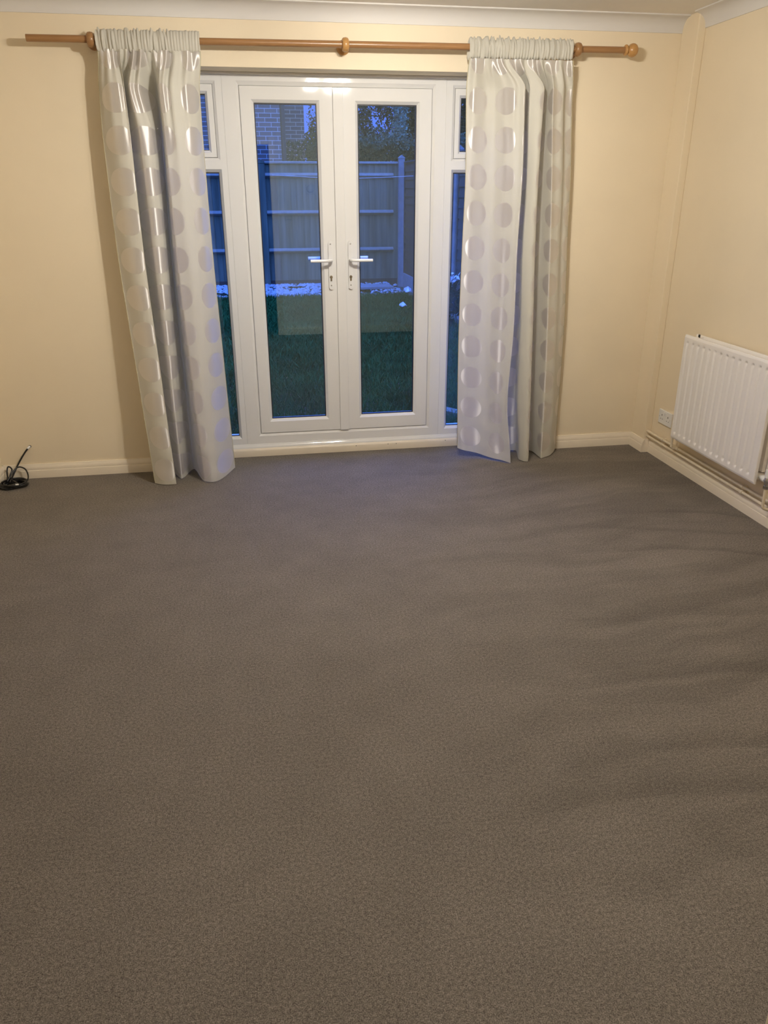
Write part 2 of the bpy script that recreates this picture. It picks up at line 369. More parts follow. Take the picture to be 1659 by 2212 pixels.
# architrave of the doorway
bm = new()
box(bm, GX0-0.085, GX0, YF, YF+0.018, 0, GZ+0.07, 0.004); box(bm, GX1, GX1+0.07, YF, YF+0.018, 0, GZ+0.07, 0.004); box(bm, GX0, GX1, YF, YF+0.018, GZ, GZ+0.07, 0.004)
box(bm, GX0-0.03, GX0, YF-0.12, YF, 0, GZ); box(bm, GX1, GX1+0.03, YF-0.12, YF, 0, GZ); box(bm, GX0-0.03, GX1+0.03, YF-0.12, YF, GZ, GZ+0.03)
struct('trim_doorway', bm, SKIRT)

# coving: quarter hollow 75 mm
def cove_prof(n=8, s=0.075):
    pts = [(0, ZC), (0, ZC-s), (0.006, ZC-s)]
    for i in range(n+1):
        a = i/n*PI/2
        pts.append((0.006 + (s-0.012)*(1-math.cos(a)), ZC-s+0.004 + (s-0.012)*math.sin(a)))
    pts += [(s-0.002, ZC-0.006), (s, ZC-0.006), (s, ZC)]
    return pts
cp = cove_prof()
bm = new(); prism(bm, [(-a, z) for a, z in cp], 'x', XL, 2.391); struct('trim_coving_back', bm, COVE, 40)
bm = new(); prism(bm, [(XR-a, z) for a, z in cp], 'y', YF, -0.165); struct('trim_coving_right', bm, COVE, 40)
bm = new(); prism(bm, [(XL+a, z) for a, z in cp], 'y', YF, -0.0); struct('trim_coving_left', bm, COVE, 40)

# skirting boards
SK = [(0, 0), (0.018, 0), (0.018, 0.045), (0.0175, 0.0465), (0.0155, 0.0475), (0.0155, 0.056), (0.0135, 0.066), (0.009, 0.074), (0.007, 0.081), (0, 0.081)]
bm = new(); prism(bm, [(-a, z) for a, z in SK], 'x', XL, DX0); prism(bm, [(-a, z) for a, z in SK], 'x', DX1, 2.391); struct('baseboard_back', bm, SKIRT, 50)
bm = new(); prism(bm, [(2.391-a, z) for a, z in SK], 'y', -0.183, 0)
prism(bm, [(-0.165-a, z) for a, z in SK], 'x', 2.391, XR-0.018); struct('baseboard_corner', bm, SKIRT, 50)
bm = new(); prism(bm, [(XR-a, z) for a, z in SK], 'y', YF, -0.165); struct('baseboard_right', bm, SKIRT, 50)
bm = new(); prism(bm, [(XL+a, z) for a, z in SK], 'y', YF, 0); struct('baseboard_left', bm, SKIRT, 50)
bm = new(); prism(bm, [(YF+a, z) for a, z in SK], 'x', GX1+0.07, XR); prism(bm, [(YF+a, z) for a, z in SK], 'x', XL, GX0-0.085); struct('baseboard_front', bm, SKIRT, 50)

# ------------------------------------------------------------------ French doors and side windows
bm = new()
mitre_frame(bm, -0.063, 1.144, 0.044, DZ, [(0,0,0,0,0.245), (0,0,0,0,GY), (0.072,0.059,0.079,0.038,GY), (0.085,0.074,0.092,0.058,0.192), (0.085,0.074,0.092,0.058,0.233), (0.099,0.088,0.106,0.072,0.233), (0.099,0.088,0.106,0.072,0.247)])
struct('trim_door_frame', bm, UPVC)
def leaf(name, x0, x1, gx0, gx1, cover, side, label):
    bm = new(); z0, z1, g0, g1 = 0.139, 2.036, 0.227, 1.957
    l, r, b, t = gx0-x0, x1-gx1, g0-z0, z1-g1
    c = 0.016
    mitre_frame(bm, x0+0.002, x1-0.001, z0, z1, [(0,0,0,0,0.232), (0,0,0,0,0.187), (0.003,0.003,0.003,0.003,0.184), (l-c-0.002,r-c-0.001,b-c,t-c,0.184), (l-0.004,r-0.003,b-0.002,t-0.002,0.199), (l-0.002,r-0.001,b,t,0.203), (l-0.002,r-0.001,b,t,0.232)])
    d = struct(name, bm, UPVC, label=label)
    bm = new(); mitre_frame(bm, gx0-0.004, gx1+0.004, g0-0.004, g1+0.004, [(0,0,0,0,0.216), (0,0,0,0,0.201), (0.008,0.008,0.008,0.010,0.201), (0.008,0.008,0.008,0.010,0.216)])
    obj('gasket', bm, GASKET, d)
    bm = new(); vv = [bm.verts.new(p) for p in ((gx0-0.003, 0.206, g0-0.003), (gx1+0.003, 0.206, g0-0.003), (gx1+0.003, 0.206, g1+0.003), (gx0-0.003, 0.206, g1+0.003))]; bm.faces.new(vv)
    obj('glass_pane', bm, GLASS if side < 0 else GLASS2, d)
    if cover:
        bm = new(); box(bm, 0.517, 0.572, 0.172, 0.186, 0.139, 2.034, 0.003); obj('cover_strip', bm, UPVC, d)
    # handle: inner side
    cx = 0.4835 if side < 0 else 0.5985
    h = new()
    def plate(bm, y0, y1):
        pts = []
        for k in range(13): a = PI + k/12*PI; pts.append((cx+0.013*math.cos(a), 1.003+0.013*math.sin(a)+0.002))
        for k in range(13): a = k/12*PI; pts.append((cx+0.013*math.cos(a), 1.247+0.013*math.sin(a)))
        prism(bm, pts, 'y', y0, y1)
    if side > 0 and False: pass
    plate(h, 0.172, 0.184)
    hd = obj('handle', h, PLASTIC, d, 40)
    s = side; bm = new()
    path = [(cx, 0.172, 1.156), (cx, 0.150, 1.156), (cx, 0.135, 1.156), (cx+s*0.008, 0.126, 1.156), (cx+s*0.022, 0.122, 1.156), (cx+s*0.06, 0.120, 1.156), (cx+s*0.10, 0.118, 1.156), (cx+s*0.117, 0.117, 1.156), (cx+s*0.121, 0.117, 1.156)]
    tube(bm, smooth_path(path, 4), 0.0085, 14, radii=[0.0088]*32+[0.0055]) 
    obj('lever', bm, LEVERM, hd, 50)
    bm = new(); lathe(bm, [(0, 0.0085), (0.0025, 0.0085), (0.004, 0.0075), (0.004, 0.0)], (cx, 0.172, 1.062), (0, -1, 0), 20); box(bm, cx-0.0045, cx+0.0045, 0.168, 0.172, 1.040, 1.062, 0.001)
    obj('lock_cylinder', bm, BRASSM, hd, 40)
    bm = new(); lathe(bm, [(0, 0.004), (0.0012, 0.0035), (0.0014, 0)], (cx, 0.172, 1.243), (0, -1, 0), 14); obj('screw', bm, SCREWM, hd)
    bm = new(); lathe(bm, [(0, 0.004), (0.0012, 0.0035), (0.0014, 0)], (cx, 0.172, 1.015), (0, -1, 0), 14); obj('screw', bm, SCREWM, hd)
    # outer handle seen through the pane
    bm = new(); plate(bm, 0.232, 0.250)
    path = [(cx, 0.254, 1.158), (cx, 0.285, 1.158), (cx+s*0.01, 0.296, 1.158), (cx+s*0.05, 0.30, 1.158), (cx+s*0.12, 0.30, 1.158)]
    tube(bm, smooth_path(path, 4), 0.009, 12); obj('outer_handle', bm, PLASTIC, d, 40)
    return d
leaf('door_1', 0.022, 0.545, 0.098, 0.430, True, -1, 'left white plastic french door leaf with full height glass and cover strip')
leaf('door_2', 0.545, 1.068, 0.655, 0.982, False, 1, 'right white plastic french door leaf with full height glass')

def side_window(name, x0, x1, gl0, gl1, sx0, sx1, su0, su1, label):
    bm = new()
    zs = 1.660
    for (z0, z1, a0, a1, b0, b1) in ((0.044, zs, gl0, gl1, 0.126, 1.619),):
        l, r, b, t = a0-x0, x1-a1, b0-z0, z1-b1; c = 0.015
        mitre_frame(bm, x0, x1, z0, z1, [(0,0,0,0,0.245), (0,0,0,0,GY+0.003), (0.002,0.002,0,0,GY), (l-c,r-c,b-c,t-c,GY), (l-0.002,r-0.002,b-0.002,t-0.002,0.197), (l,r,b,t,0.200), (l,r,b,t,0.245)])
    l, r, b, t = sx0-x0, x1-sx1, 1.690-zs, DZ-2.042
    mitre_frame(bm, x0, x1, zs, DZ, [(0,0,0,0,0.245), (0,0,0,0,GY+0.003), (0.002,0.002,0,0,GY), (l-0.014,r-0.014,b-0.012,t-0.014,GY), (l,r,b,t,0.191), (l,r,b,t,0.231), (l+0.014,r+0.014,b+0.014,t+0.014,0.231), (l+0.014,r+0.014,b+0.014,t+0.014,0.245)])
    wn = struct(name, bm, UPVC, label=label)
    def pane(a0, a1, b0, b1, par):
        bm = new(); mitre_frame(bm, a0-0.004, a1+0.004, b0-0.004, b1+0.004, [(0,0,0,0,0.216), (0,0,0,0,0.200), (0.007,0.007,0.007,0.010,0.200), (0.007,0.007,0.007,0.010,0.216)]); obj('gasket', bm, GASKET, par)
        bm = new(); vv = [bm.verts.new(p) for p in ((a0-0.003, 0.206, b0-0.003), (a1+0.003, 0.206, b0-0.003), (a1+0.003, 0.206, b1+0.003), (a0-0.003, 0.206, b1+0.003))]; bm.faces.new(vv); obj('glass_pane', bm, GLASS2, par)
    pane(gl0, gl1, 0.126, 1.619, wn)
    bm = new(); l, r, b, t = su0-sx0, sx1-su1, 1.727-1.692, 2.041-1.996; c = 0.013
    mitre_frame(bm, sx0+0.002, sx1-0.002, 1.692, 2.040, [(0,0,0,0,0.230), (0,0,0,0,0.186), (0.002,0.002,0.002,0.002,0.184), (l-c,r-c,b-c,t-c,0.184), (l-0.002,r-0.002,b-0.001,t-0.002,0.198), (l,r,b,t,0.201), (l,r,b,t,0.230)])
    vs_ = obj('vent_sash', bm, UPVC, wn); pane(su0, su1, 1.727, 1.996, vs_)
    return wn
side_window('window_1', DX0, -0.063, -0.44, -0.110, -0.455, -0.112, -0.415, -0.152, 'left white plastic side window half behind the left curtain')
side_window('window_2', 1.144, DX1, 1.200, 1.535, 1.196, 1.545, 1.233, 1.505, 'right white plastic side window half behind the right curtain')
# head trim under the lintel and base sill pieces
bm = new(); box(bm, DX0, DX1, 0.160, 0.180, 2.084, DZ, 0.003); struct('trim_head', bm, UPVC)
bm = new(); prism(bm, [(0.18, 0.050), (0.18, 0.074), (0.175, 0.0725), (0.173, 0.066), (0.169, 0.063), (0.167, 0.053), (0.167, 0.050)], 'x', DX0, DX1); struct('trim_base', bm, UPVC, 50)
bm = new(); prism(bm, [(0.18, -0.02), (0.160, -0.02), (0.156, 0.0), (0.154, 0.036), (0.157, 0.046), (0.163, 0.050), (0.18, 0.050)], 'x', DX0, DX1); o = struct('trim_threshold', bm, SKIRT, 50)
for x in (0.61, 0.815, 0.868, 1.19):
    bm = new(); lathe(bm, [(0, 0.0028), (0.0006, 0.0024), (0.0008, 0)], (x, 0.1545, 0.036 - (x > 1.1)*-0.004), (0, -1, 0), 10); obj('nail_hole', bm, DARK, o)
bm = new(); box(bm, 1.125, 1.160, 0.170, 0.18, 0.050, 0.062, 0.002); struct('trim_joint', bm, UPVC)

# ------------------------------------------------------------------ curtain pole
YP = -0.10
def zp(x): return 2.190 + 0.0062*(x-0.4)
pole = thing('curtain_pole', 'long varnished wooden curtain pole above the french doors, ball finial at its right end', 'curtain pole', (0.55, YP, zp(0.55)))
bm = new(); tube(bm, [(-0.935, YP, zp(-0.935)), (0.5, YP, zp(0.5)), (2.035, YP, zp(2.035))], 0.0158, 28); obj('rod', bm, WOOD, pole, 40)
bm = new()
lathe(bm, [(0, 0.0), (0, 0.017), (0.002, 0.0235), (0.007, 0.0265), (0.012, 0.0255), (0.015, 0.019), (0.019, 0.0175), (0.024, 0.022), (0.031, 0.0285), (0.041, 0.0322), (0.051, 0.0322), (0.061, 0.0285), (0.069, 0.020), (0.073, 0.010), (0.0742, 0)], (2.026, YP, zp(2.03)), (1, 0, 0), 40)
obj('finial', bm, WOODP, pole, 60, label='pale turned ball finial')
for x in (-0.648, 0.556, 1.768):
    m_ = WOODP if 0 < x < 1 else WOOD
    bm = new(); z = zp(x)
    lathe(bm, [(0, 0), (0, 0.033), (0.006, 0.034), (0.012, 0.030), (0.015, 0.018), (0.030, 0.0145), (0.07, 0.0145)], (x, 0, z), (0, -1, 0), 32)
    br = obj('bracket', bm, m_, pole, 50)
    bm = new(); lathe(bm, [(-0.015, 0.0158), (-0.0165, 0.024), (-0.011, 0.0305), (0, 0.0325), (0.011, 0.0305), (0.0165, 0.024), (0.015, 0.0158)], (x, YP-0.003, z-0.002), (1, 0, 0), 36)
    obj('bracket_ring', bm, m_, br, 60)

# ------------------------------------------------------------------ curtains
def catmull(P, u):
    """P: (k, dims) array; u in [0,k-1]"""
    i = np.clip(np.floor(u).astype(int), 0, len(P)-2); t = (u-i)[:, None]
    g = lambda j: P[np.clip(j, 0, len(P)-1)]
    p0, p1, p2, p3 = g(i-1), g(i), g(i+1), g(i+2)
    c = 0.5*((2*p1) + (p2-p0)*t + (2*p0-5*p1+4*p2-p3)*t*t + (3*p1-p0-3*p2+p3)*t**3)
    lin = p1*(1-t) + p2*t
    return 0.8*c + 0.2*lin
def fnoise(x, seed, n=14, f0=6, f1=90):
    r = np.random.default_rng(seed); s = np.zeros_like(x)
    for _ in range(n):
        s += np.sin(2*PI*r.uniform(f0, f1)*x + r.uniform(0, 7))*r.uniform(0.4, 1)
    return s/math.sqrt(n)
def curtain(name, label, table, levels, us, hem, xt0, xt1, seed, u0, v0, loc, smooth_end):
    T = np.array(table)                     # (k, level, 2)
    K = T.shape[0]; NS = 26; nu = (K-1)*NS+1
    u = np.linspace(0, K-1, nu)
    prof = [catmull(T[:, l, :], u) for l in range(T.shape[1])]
    cu = np.interp(u, np.arange(K), us)
    hz = np.interp(u, np.arange(K), hem)
    # straight gathered line under the heading
    ztop = 2.143
    frac = cu/cu[-1]
    xtop = xt0 + (xt1-xt0)*frac
    gath = fnoise(frac*(xt1-xt0), seed, 14, 9, 34)
    amp = np.where(frac > smooth_end[0], smooth_end[1], 1.0) if smooth_end else np.ones_like(frac)
    top = np.stack([xtop, -0.122 + 0.006*gath*amp], 1)
    lv = [(ztop, top)] + list(zip(levels, prof))
    nv = 150; verts = []; uvs = []
    zz = np.concatenate([np.linspace(ztop, 1.95, 50, endpoint=False), np.linspace(1.95, 0.0, nv)])
    zl = np.array([a for a, _ in lv]); stack = np.stack([p for _, p in lv])  # (L, nu, 2)
    g2 = fnoise(cu, seed+5, 12, 4, 13)
    for z in zz:
        zc = min(z, zl[0]); i = int(np.clip(np.searchsorted(-zl, -zc) - 1, 0, len(zl)-2))
        t = (zl[i]-zc)/(zl[i]-zl[i+1]); t = min(max(t, 0), 1)
        if i == 0:
            ts = t*t*(3-2*t); P = stack[0]*(1-ts) + stack[1]*ts
        else:
            P0, P1, P2, P3 = stack[max(i-1, 1)], stack[i], stack[i+1], stack[min(i+2, len(zl)-1)]
            P = 0.5*((2*P1) + (P2-P0)*t + (2*P0-5*P1+4*P2-P3)*t*t + (3*P1-P0-3*P2+P3)*t**3)
        P = P.copy()
        fade = max(0.0, 1-(ztop-z)/0.50)
        P[:, 1] += 0.0115*gath*amp*fade**1.3*(0.3+min(1, (ztop-z)/0.05))
        P[:, 1] += 0.0100*g2*(0.25+0.75*min(z, 2.1)/2.1)*min(1, (ztop-z)/0.05)
        P[:, 1] -= 0.0065*np.cos(2*PI*(cu-u0)/DOT_PITCH_U + 0.9 + 0.8*math.sin(z*1.7+seed))*min(1, (ztop-z)/0.15)
        low = max(0.0, 1-z/0.5)
        P[:, 1] += 0.004*low*np.sin(z*31+cu*23+seed)*np.sin(z*17-cu*9)       # small creases near the hem
        P[:, 1] += 0.0022*np.sin(z*7+cu*40)*np.cos(z*3.1+seed)
        zrow = hz + (ztop-hz)*(z/ztop)
        for k in range(nu):
            verts.append((P[k, 0], P[k, 1], zrow[k])); uvs.append((cu[k], z))
    nr = len(zz)
    idx = lambda r, c: r*nu+c
    faces = [(idx(r, c), idx(r, c+1), idx(r+1, c+1), idx(r+1, c)) for r in range(nr-1) for c in range(nu-1)]
    me = bpy.data.meshes.new('drape'); me.from_pydata(verts, [], faces)
    ul = me.uv_layers.new(name='UVMap'); li = np.empty(len(me.loops), dtype=np.int32); me.loops.foreach_get('vertex_index', li)
    ul.data.foreach_set('uv', np.array(uvs, dtype=np.float32)[li].ravel())
    me.polygons.foreach_set('use_smooth', np.ones(len(faces), dtype=bool))
    me.materials.append(curtain_mat('dotted_curtain_cloth', u0, v0))
    root = thing(name, label, 'curtain', loc)
    off = Matrix.Translation(-Vector(loc))
    o = bpy.data.objects.new('drape', me); COL.objects.link(o); o.parent = root; o.matrix_parent_inverse = off
    # hem strip folded up along the bottom
    # heading pocket around the pole
    nh = 420; prof2 = [(-0.119, 2.140), (-0.124, 2.150), (-0.129, 2.168), (-0.131, 2.188), (-0.127, 2.205), (-0.119, 2.217), (-0.112, 2.226), (-0.106, 2.232), (-0.100, 2.228), (-0.090, 2.218), (-0.079, 2.206), (-0.073, 2.188), (-0.076, 2.165), (-0.086, 2.146), (-0.104, 2.140)]
    xs = np.linspace(xt0, xt1, nh); hv = []
    a1, a2, a3 = fnoise(xs, seed+20, 16, 14, 75), fnoise(xs, seed+21, 16, 14, 75), fnoise(xs, seed+22, 14, 20, 60)
    fr = (xs-xt0)/(xt1-xt0)
    am = np.where(fr > smooth_end[0], smooth_end[1], 1.0) if smooth_end else np.ones(nh)
    am = np.convolve(np.pad(am, 20, mode='edge'), np.ones(41)/41, 'valid')
    np_ = len(prof2); huv = []
    for j, (y, z) in enumerate(prof2):
        ph = j/np_
        cy, cz = y+0.102, z-2.188; n = math.hypot(cy, cz)
        for i in range(nh):
            mixn = a1[i]*math.cos(ph*5) + a2[i]*math.sin(ph*5)
            d = 0.0060*am[i]*mixn + (0.0055*a3[i]*am[i] if 5 < j < 9 else 0)
            hv.append((xs[i]+0.002*am[i]*a3[i]*math.sin(ph*9), y + cy/n*d, z + cz/n*d + 0.0062*(xs[i]-0.4))); huv.append((xs[i]*2, z))
    hf = [(j*nh+i, j*nh+i+1, ((j+1) % np_)*nh+i+1, ((j+1) % np_)*nh+i) for j in range(np_) for i in range(nh-1)]
    me = bpy.data.meshes.new('heading'); me.from_pydata(hv, [], hf)
    ul = me.uv_layers.new(name='UVMap'); li = np.empty(len(me.loops), dtype=np.int32); me.loops.foreach_get('vertex_index', li)
    ul.data.foreach_set('uv', np.array(huv, dtype=np.float32)[li].ravel())
    me.polygons.foreach_set('use_smooth', np.ones(len(hf), dtype=bool)); me.materials.append(curtain_mat('plain_heading_cloth', u0, v0, True))
    o = bpy.data.objects.new('heading', me); COL.objects.link(o); o.parent = root; o.matrix_parent_inverse = off
    # narrow woven side edges
    for col, sgn in ((0, -1), (nu-1, 1)):
        bm = new(); pts = [Vector(verts[idx(r, col)]) for r in range(0, nr, 3)]
        tube(bm, pts, 0.0016, 6); obj('edge_seam', bm, SEAM, root, 60)
    return root
SEAM = simple('yellowish_selvedge', (0.52, 0.47, 0.30), 0.7, var=0.05, scale=60)
LT = [[(-0.639,-0.119),(-0.648,-0.12),(-0.647,-0.137),(-0.625,-0.172),(-0.607,-0.206),(-0.589,-0.235)],
 [(-0.514,-0.174),(-0.51,-0.185),(-0.509,-0.199),(-0.494,-0.226),(-0.482,-0.253),(-0.469,-0.275)],
 [(-0.56,-0.043),(-0.565,-0.03),(-0.57,-0.036),(-0.556,-0.048),(-0.546,-0.06),(-0.534,-0.07)],
 [(-0.532,-0.043),(-0.534,-0.03),(-0.527,-0.033),(-0.518,-0.039),(-0.51,-0.045),(-0.501,-0.05)],
 [(-0.491,-0.158),(-0.469,-0.165),(-0.464,-0.166),(-0.461,-0.167),(-0.458,-0.169),(-0.453,-0.17)],
 [(-0.445,-0.149),(-0.409,-0.155),(-0.409,-0.156),(-0.418,-0.157),(-0.425,-0.159),(-0.43,-0.16)],
 [(-0.379,-0.03),(-0.376,-0.015),(-0.39,-0.017),(-0.388,-0.022),(-0.386,-0.026),(-0.383,-0.03)],
 [(-0.348,-0.174),(-0.343,-0.185),(-0.344,-0.195),(-0.333,-0.214),(-0.324,-0.234),(-0.314,-0.25)],
 [(-0.264,-0.174),(-0.26,-0.185),(-0.248,-0.196),(-0.246,-0.219),(-0.245,-0.241),(-0.242,-0.26)],
 [(-0.168,-0.102),(-0.171,-0.1),(-0.17,-0.092),(-0.161,-0.078),(-0.154,-0.062),(-0.145,-0.05)]]
curtain('curtain', 'pale sage curtain with satin dots hanging left of the french doors', LT, [1.971, 1.791, 1.2, 0.725, 0.367, 0.0],
        [0, 0.145, 0.18, 0.21, 0.25, 0.30, 0.345, 0.455, 0.57, 0.72], [0.004]*10, -0.622, -0.147, 3, 0.085, 0.085, (-0.38, -0.10, 0), (0.72, 0.35))
RT = [[(1.182,-0.111),(1.192,-0.11),(1.189,-0.106),(1.188,-0.096),(1.197,-0.08),(1.209,-0.07)],
 [(1.322,-0.081),(1.341,-0.075),(1.349,-0.081),(1.349,-0.094),(1.359,-0.116),(1.364,-0.13)],
 [(1.464,-0.187),(1.474,-0.2),(1.469,-0.204),(1.473,-0.214),(1.457,-0.23),(1.494,-0.24)],
 [(1.493,-0.039),(1.5,-0.025),(1.488,-0.028),(1.486,-0.034),(1.474,-0.044),(1.512,-0.05)],
 [(1.531,-0.047),(1.558,-0.035),(1.554,-0.037),(1.563,-0.04),(1.57,-0.046),(1.597,-0.05)],
 [(1.51,-0.149),(1.523,-0.155),(1.522,-0.16),(1.535,-0.171),(1.539,-0.189),(1.566,-0.2)],
 [(1.579,-0.166),(1.576,-0.175),(1.584,-0.18),(1.596,-0.194),(1.604,-0.216),(1.612,-0.23)],
 [(1.605,-0.043),(1.6,-0.03),(1.602,-0.032),(1.61,-0.037),(1.627,-0.045),(1.639,-0.05)],
 [(1.634,-0.06),(1.646,-0.05),(1.656,-0.053),(1.665,-0.06),(1.671,-0.072),(1.693,-0.08)],
 [(1.63,-0.149),(1.657,-0.155),(1.676,-0.159),(1.693,-0.167),(1.707,-0.181),(1.71,-0.19)],
 [(1.695,-0.128),(1.727,-0.13),(1.744,-0.133),(1.76,-0.141),(1.773,-0.152),(1.781,-0.16)],
 [(1.764,-0.077),(1.797,-0.07),(1.814,-0.068),(1.839,-0.063),(1.85,-0.055),(1.858,-0.05)]]
curtain('curtain', 'pale sage curtain with satin dots hanging right of the french doors', RT, [2.003, 1.581, 1.21, 0.81, 0.371, 0.0],
        [0, 0.18, 0.405, 0.46, 0.51, 0.54, 0.61, 0.65, 0.72, 0.83, 0.91, 1.05], [0.06, 0.02, 0.004, 0.004, 0.012, 0.004, 0.004, 0.012, 0.012, 0.004, 0.006, 0.015], 1.186, 1.737, 8, 0.09, 0.10, (1.46, -0.10, 0), (2.0, 1.0))

# ------------------------------------------------------------------ radiator
rad = thing('radiator', 'white double panel radiator mounted on the right wall', 'radiator', (2.385, -0.95, 0.215))
RY0, RY1, RZ0, RZ1, RX = -1.343, -0.555, 0.213, 0.797, 2.335
def rad_panel(bm, xf, sgn, flutes, y0, y1):
    NY, ys = 0, []
    n = 280; ys = np.linspace(y0, y1, n)
    zsl = np.concatenate([[RZ0], np.linspace(RZ0+0.012, RZ0+0.06, 26), np.linspace(RZ0+0.07, RZ1-0.07, 14), np.linspace(RZ1-0.062, RZ1-0.012, 26), [RZ1]])
    fc = [-0.593-0.0533*i for i in range(14)]
    grid = []
    for z in zsl:
        row = []
        for y in ys:
            dep = 0.0
            if flutes:
                dy = min(abs(y-c) for c in fc)
                hw = 0.0135
                zc = min(max(z, 0.256), 0.752)
                dd = math.hypot(dy, (z-zc)*1.0)
                dep = -0.0058*(0.5+0.5*math.cos(PI*min(dd/hw, 1)))
                dep -= 0.0045*(math.exp(-((z-0.254)/0.011)**2)+math.exp(-((z-0.754)/0.011)**2)) * max(0.0, 1-(dy/0.0125)**2)
            e = min(y-y0, y1-y, z-RZ0, RZ1-z)
            rnd = 0.006*(1-math.sqrt(max(0, 1-(1-min(max(e, 0)/0.006, 1))**2)))
            row.append(bm.verts.new((xf - sgn*dep + sgn*rnd, y, z)))
        grid.append(row)
    for a, b in zip(grid, grid[1:]):
        for i in range(n-1): bm.faces.new((a[i], a[i+1], b[i+1], b[i]))
    # back shell
    rim = grid[0] + [r[-1] for r in grid[1:]] + grid[-1][-2::-1] + [r[0] for r in grid[-2:0:-1]]
    back = [bm.verts.new((xf + sgn*0.014, v.co.y, v.co.z)) for v in rim]
    for i in range(len(rim)):
        j = (i+1) % len(rim); bm.faces.new((rim[i], rim[j], back[j], back[i]))
    bm.faces.new(back)
bm = new(); rad_panel(bm, RX, 1, True, RY0, RY1); obj('front_panel', bm, RAD, rad, 35)
bm = new(); rad_panel(bm, 2.398, 1, False, RY0+0.004, RY1-0.004); obj('rear_panel', bm, RAD, rad, 35)
bm = new()
y = RY1-0.06
while y > RY0+0.05:
    prism(bm, [(2.350, y), (2.350, y-0.012), (2.374, y-0.012), (2.374, y)], 'z', RZ0+0.05, RZ1-0.02); y -= 0.024
obj('convector_fins', bm, RAD, rad)
bm = new(); box(bm, 2.377, 2.396, RY0+0.012, RY1-0.012, 0.268, 0.745, 0.002); obj('convector_sheet', bm, RAD, rad)
for z in (0.755, 0.245):
    for yy in (RY0+0.028, RY1-0.028):
        bm = new(); tube(bm, [(2.346, yy, z), (2.402, yy, z)], 0.017, 16); obj('header_tube', bm, RAD, rad, 50)
for yy in (-0.63, -1.25):
    bm = new(); box(bm, 2.408, XR-0.0005, yy-0.02, yy+0.02, 0.25, 0.79, 0.002); box(bm, 2.350, 2.408, yy-0.004, yy+0.004, 0.775, 0.793, 0.001); b_ = obj('wall_bracket', bm, RAD, rad)
    bm = new(); box(bm, 2.372, 2.380, yy-0.005, yy+0.005, 0.790, 0.807, 0.002); obj('bracket_clip', bm, DARK, b_)
# near valve
bm = new()
tube(bm, [(2.374, RY0+0.03, 0.247), (2.374, RY0-0.012, 0.247)], 0.011, 16)
lathe(bm, [(0, 0.013), (0.010, 0.016), (0.026, 0.016), (0.030, 0.012)], (2.374, RY0-0.005, 0.247), (0, -1, 0), 16)
tube(bm, [(2.374, RY0-0.045, 0.262), (2.374, RY0-0.045, 0.300)], 0.016, 18)
obj('valve_cap', bm, PLASTIC, rad, 45)
bm = new()
lathe(bm, [(0, 0.010), (0.004, 0.0155), (0.018, 0.0155), (0.022, 0.011)], (2.374, RY0-0.030, 0.247), (0, -1, 0), 6)
lathe(bm, [(0, 0.012), (0.006, 0.0145), (0.036, 0.0145), (0.040, 0.010)], (2.374, RY0-0.045, 0.262), (0, 0, -1), 16)
lathe(bm, [(0.040, 0.012), (0.042, 0.0145), (0.056, 0.0145), (0.060, 0.010)], (2.374, RY0-0.045, 0.262), (0, 0, -1), 6)
obj('valve_body', bm, CHROME, rad, 30, label='chrome valve body')
bm = new(); tube(bm, smooth_path([(2.374, RY0-0.045, 0.205), (2.374, RY0-0.045, 0.135), (2.376, RY0-0.046, 0.113), (2.384, RY0-0.049, 0.104), (2.400, RY0-0.056, 0.101), (2.412, RY0-0.06, 0.101)], 6), 0.0078, 14); obj('feed_pipe', bm, PIPEM, rad, 50)
bm = new(); tube(bm, smooth_path([(2.374, RY1-0.02, 0.247), (2.374, RY1+0.02, 0.247), (2.374, RY1+0.035, 0.238), (2.374, RY1+0.04, 0.222), (2.376, RY1+0.04, 0.15), (2.380, RY1+0.04, 0.138), (2.392, RY1+0.04, 0.131), (2.41, RY1+0.04, 0.130)], 6), 0.0078, 14); obj('feed_pipe', bm, PIPEM, rad, 50)
bm = new(); lathe(bm, [(0, 0.0105), (0.045, 0.0105)], (2.41, RY1+0.062, 0.130), (0, -1, 0), 16); obj('pipe_tee', bm, PIPEM, rad, 40)

for nm, z, r_, lab in (('heating_pipe', 0.131, 0.0078, 'upper of two painted heating pipes along the right wall above the skirting'), ('heating_pipe', 0.101, 0.0078, 'lower of two painted heating pipes along the right wall above the skirting')):
    root = thing(nm, lab, 'pipe', (2.412, -2.2, z), 'heating pipes along the right wall')
    bm = new(); tube(bm, [(2.412, -0.158, z), (2.412, -2.2, z), (2.412, YF+0.002, z)], r_, 14); obj('tube', bm, PIPEM, root, 50)
    for yy in (-0.355, -1.166, -2.4, -3.5):
        bm = new(); tube(bm, [(2.412, yy-0.009, z), (2.412, yy+0.009, z)], r_+0.0035, 14); box(bm, 2.412, XR, yy-0.008, yy+0.008, z-0.008, z+0.008, 0.001)
        obj('pipe_clip', bm, PIPEM, root, 40)

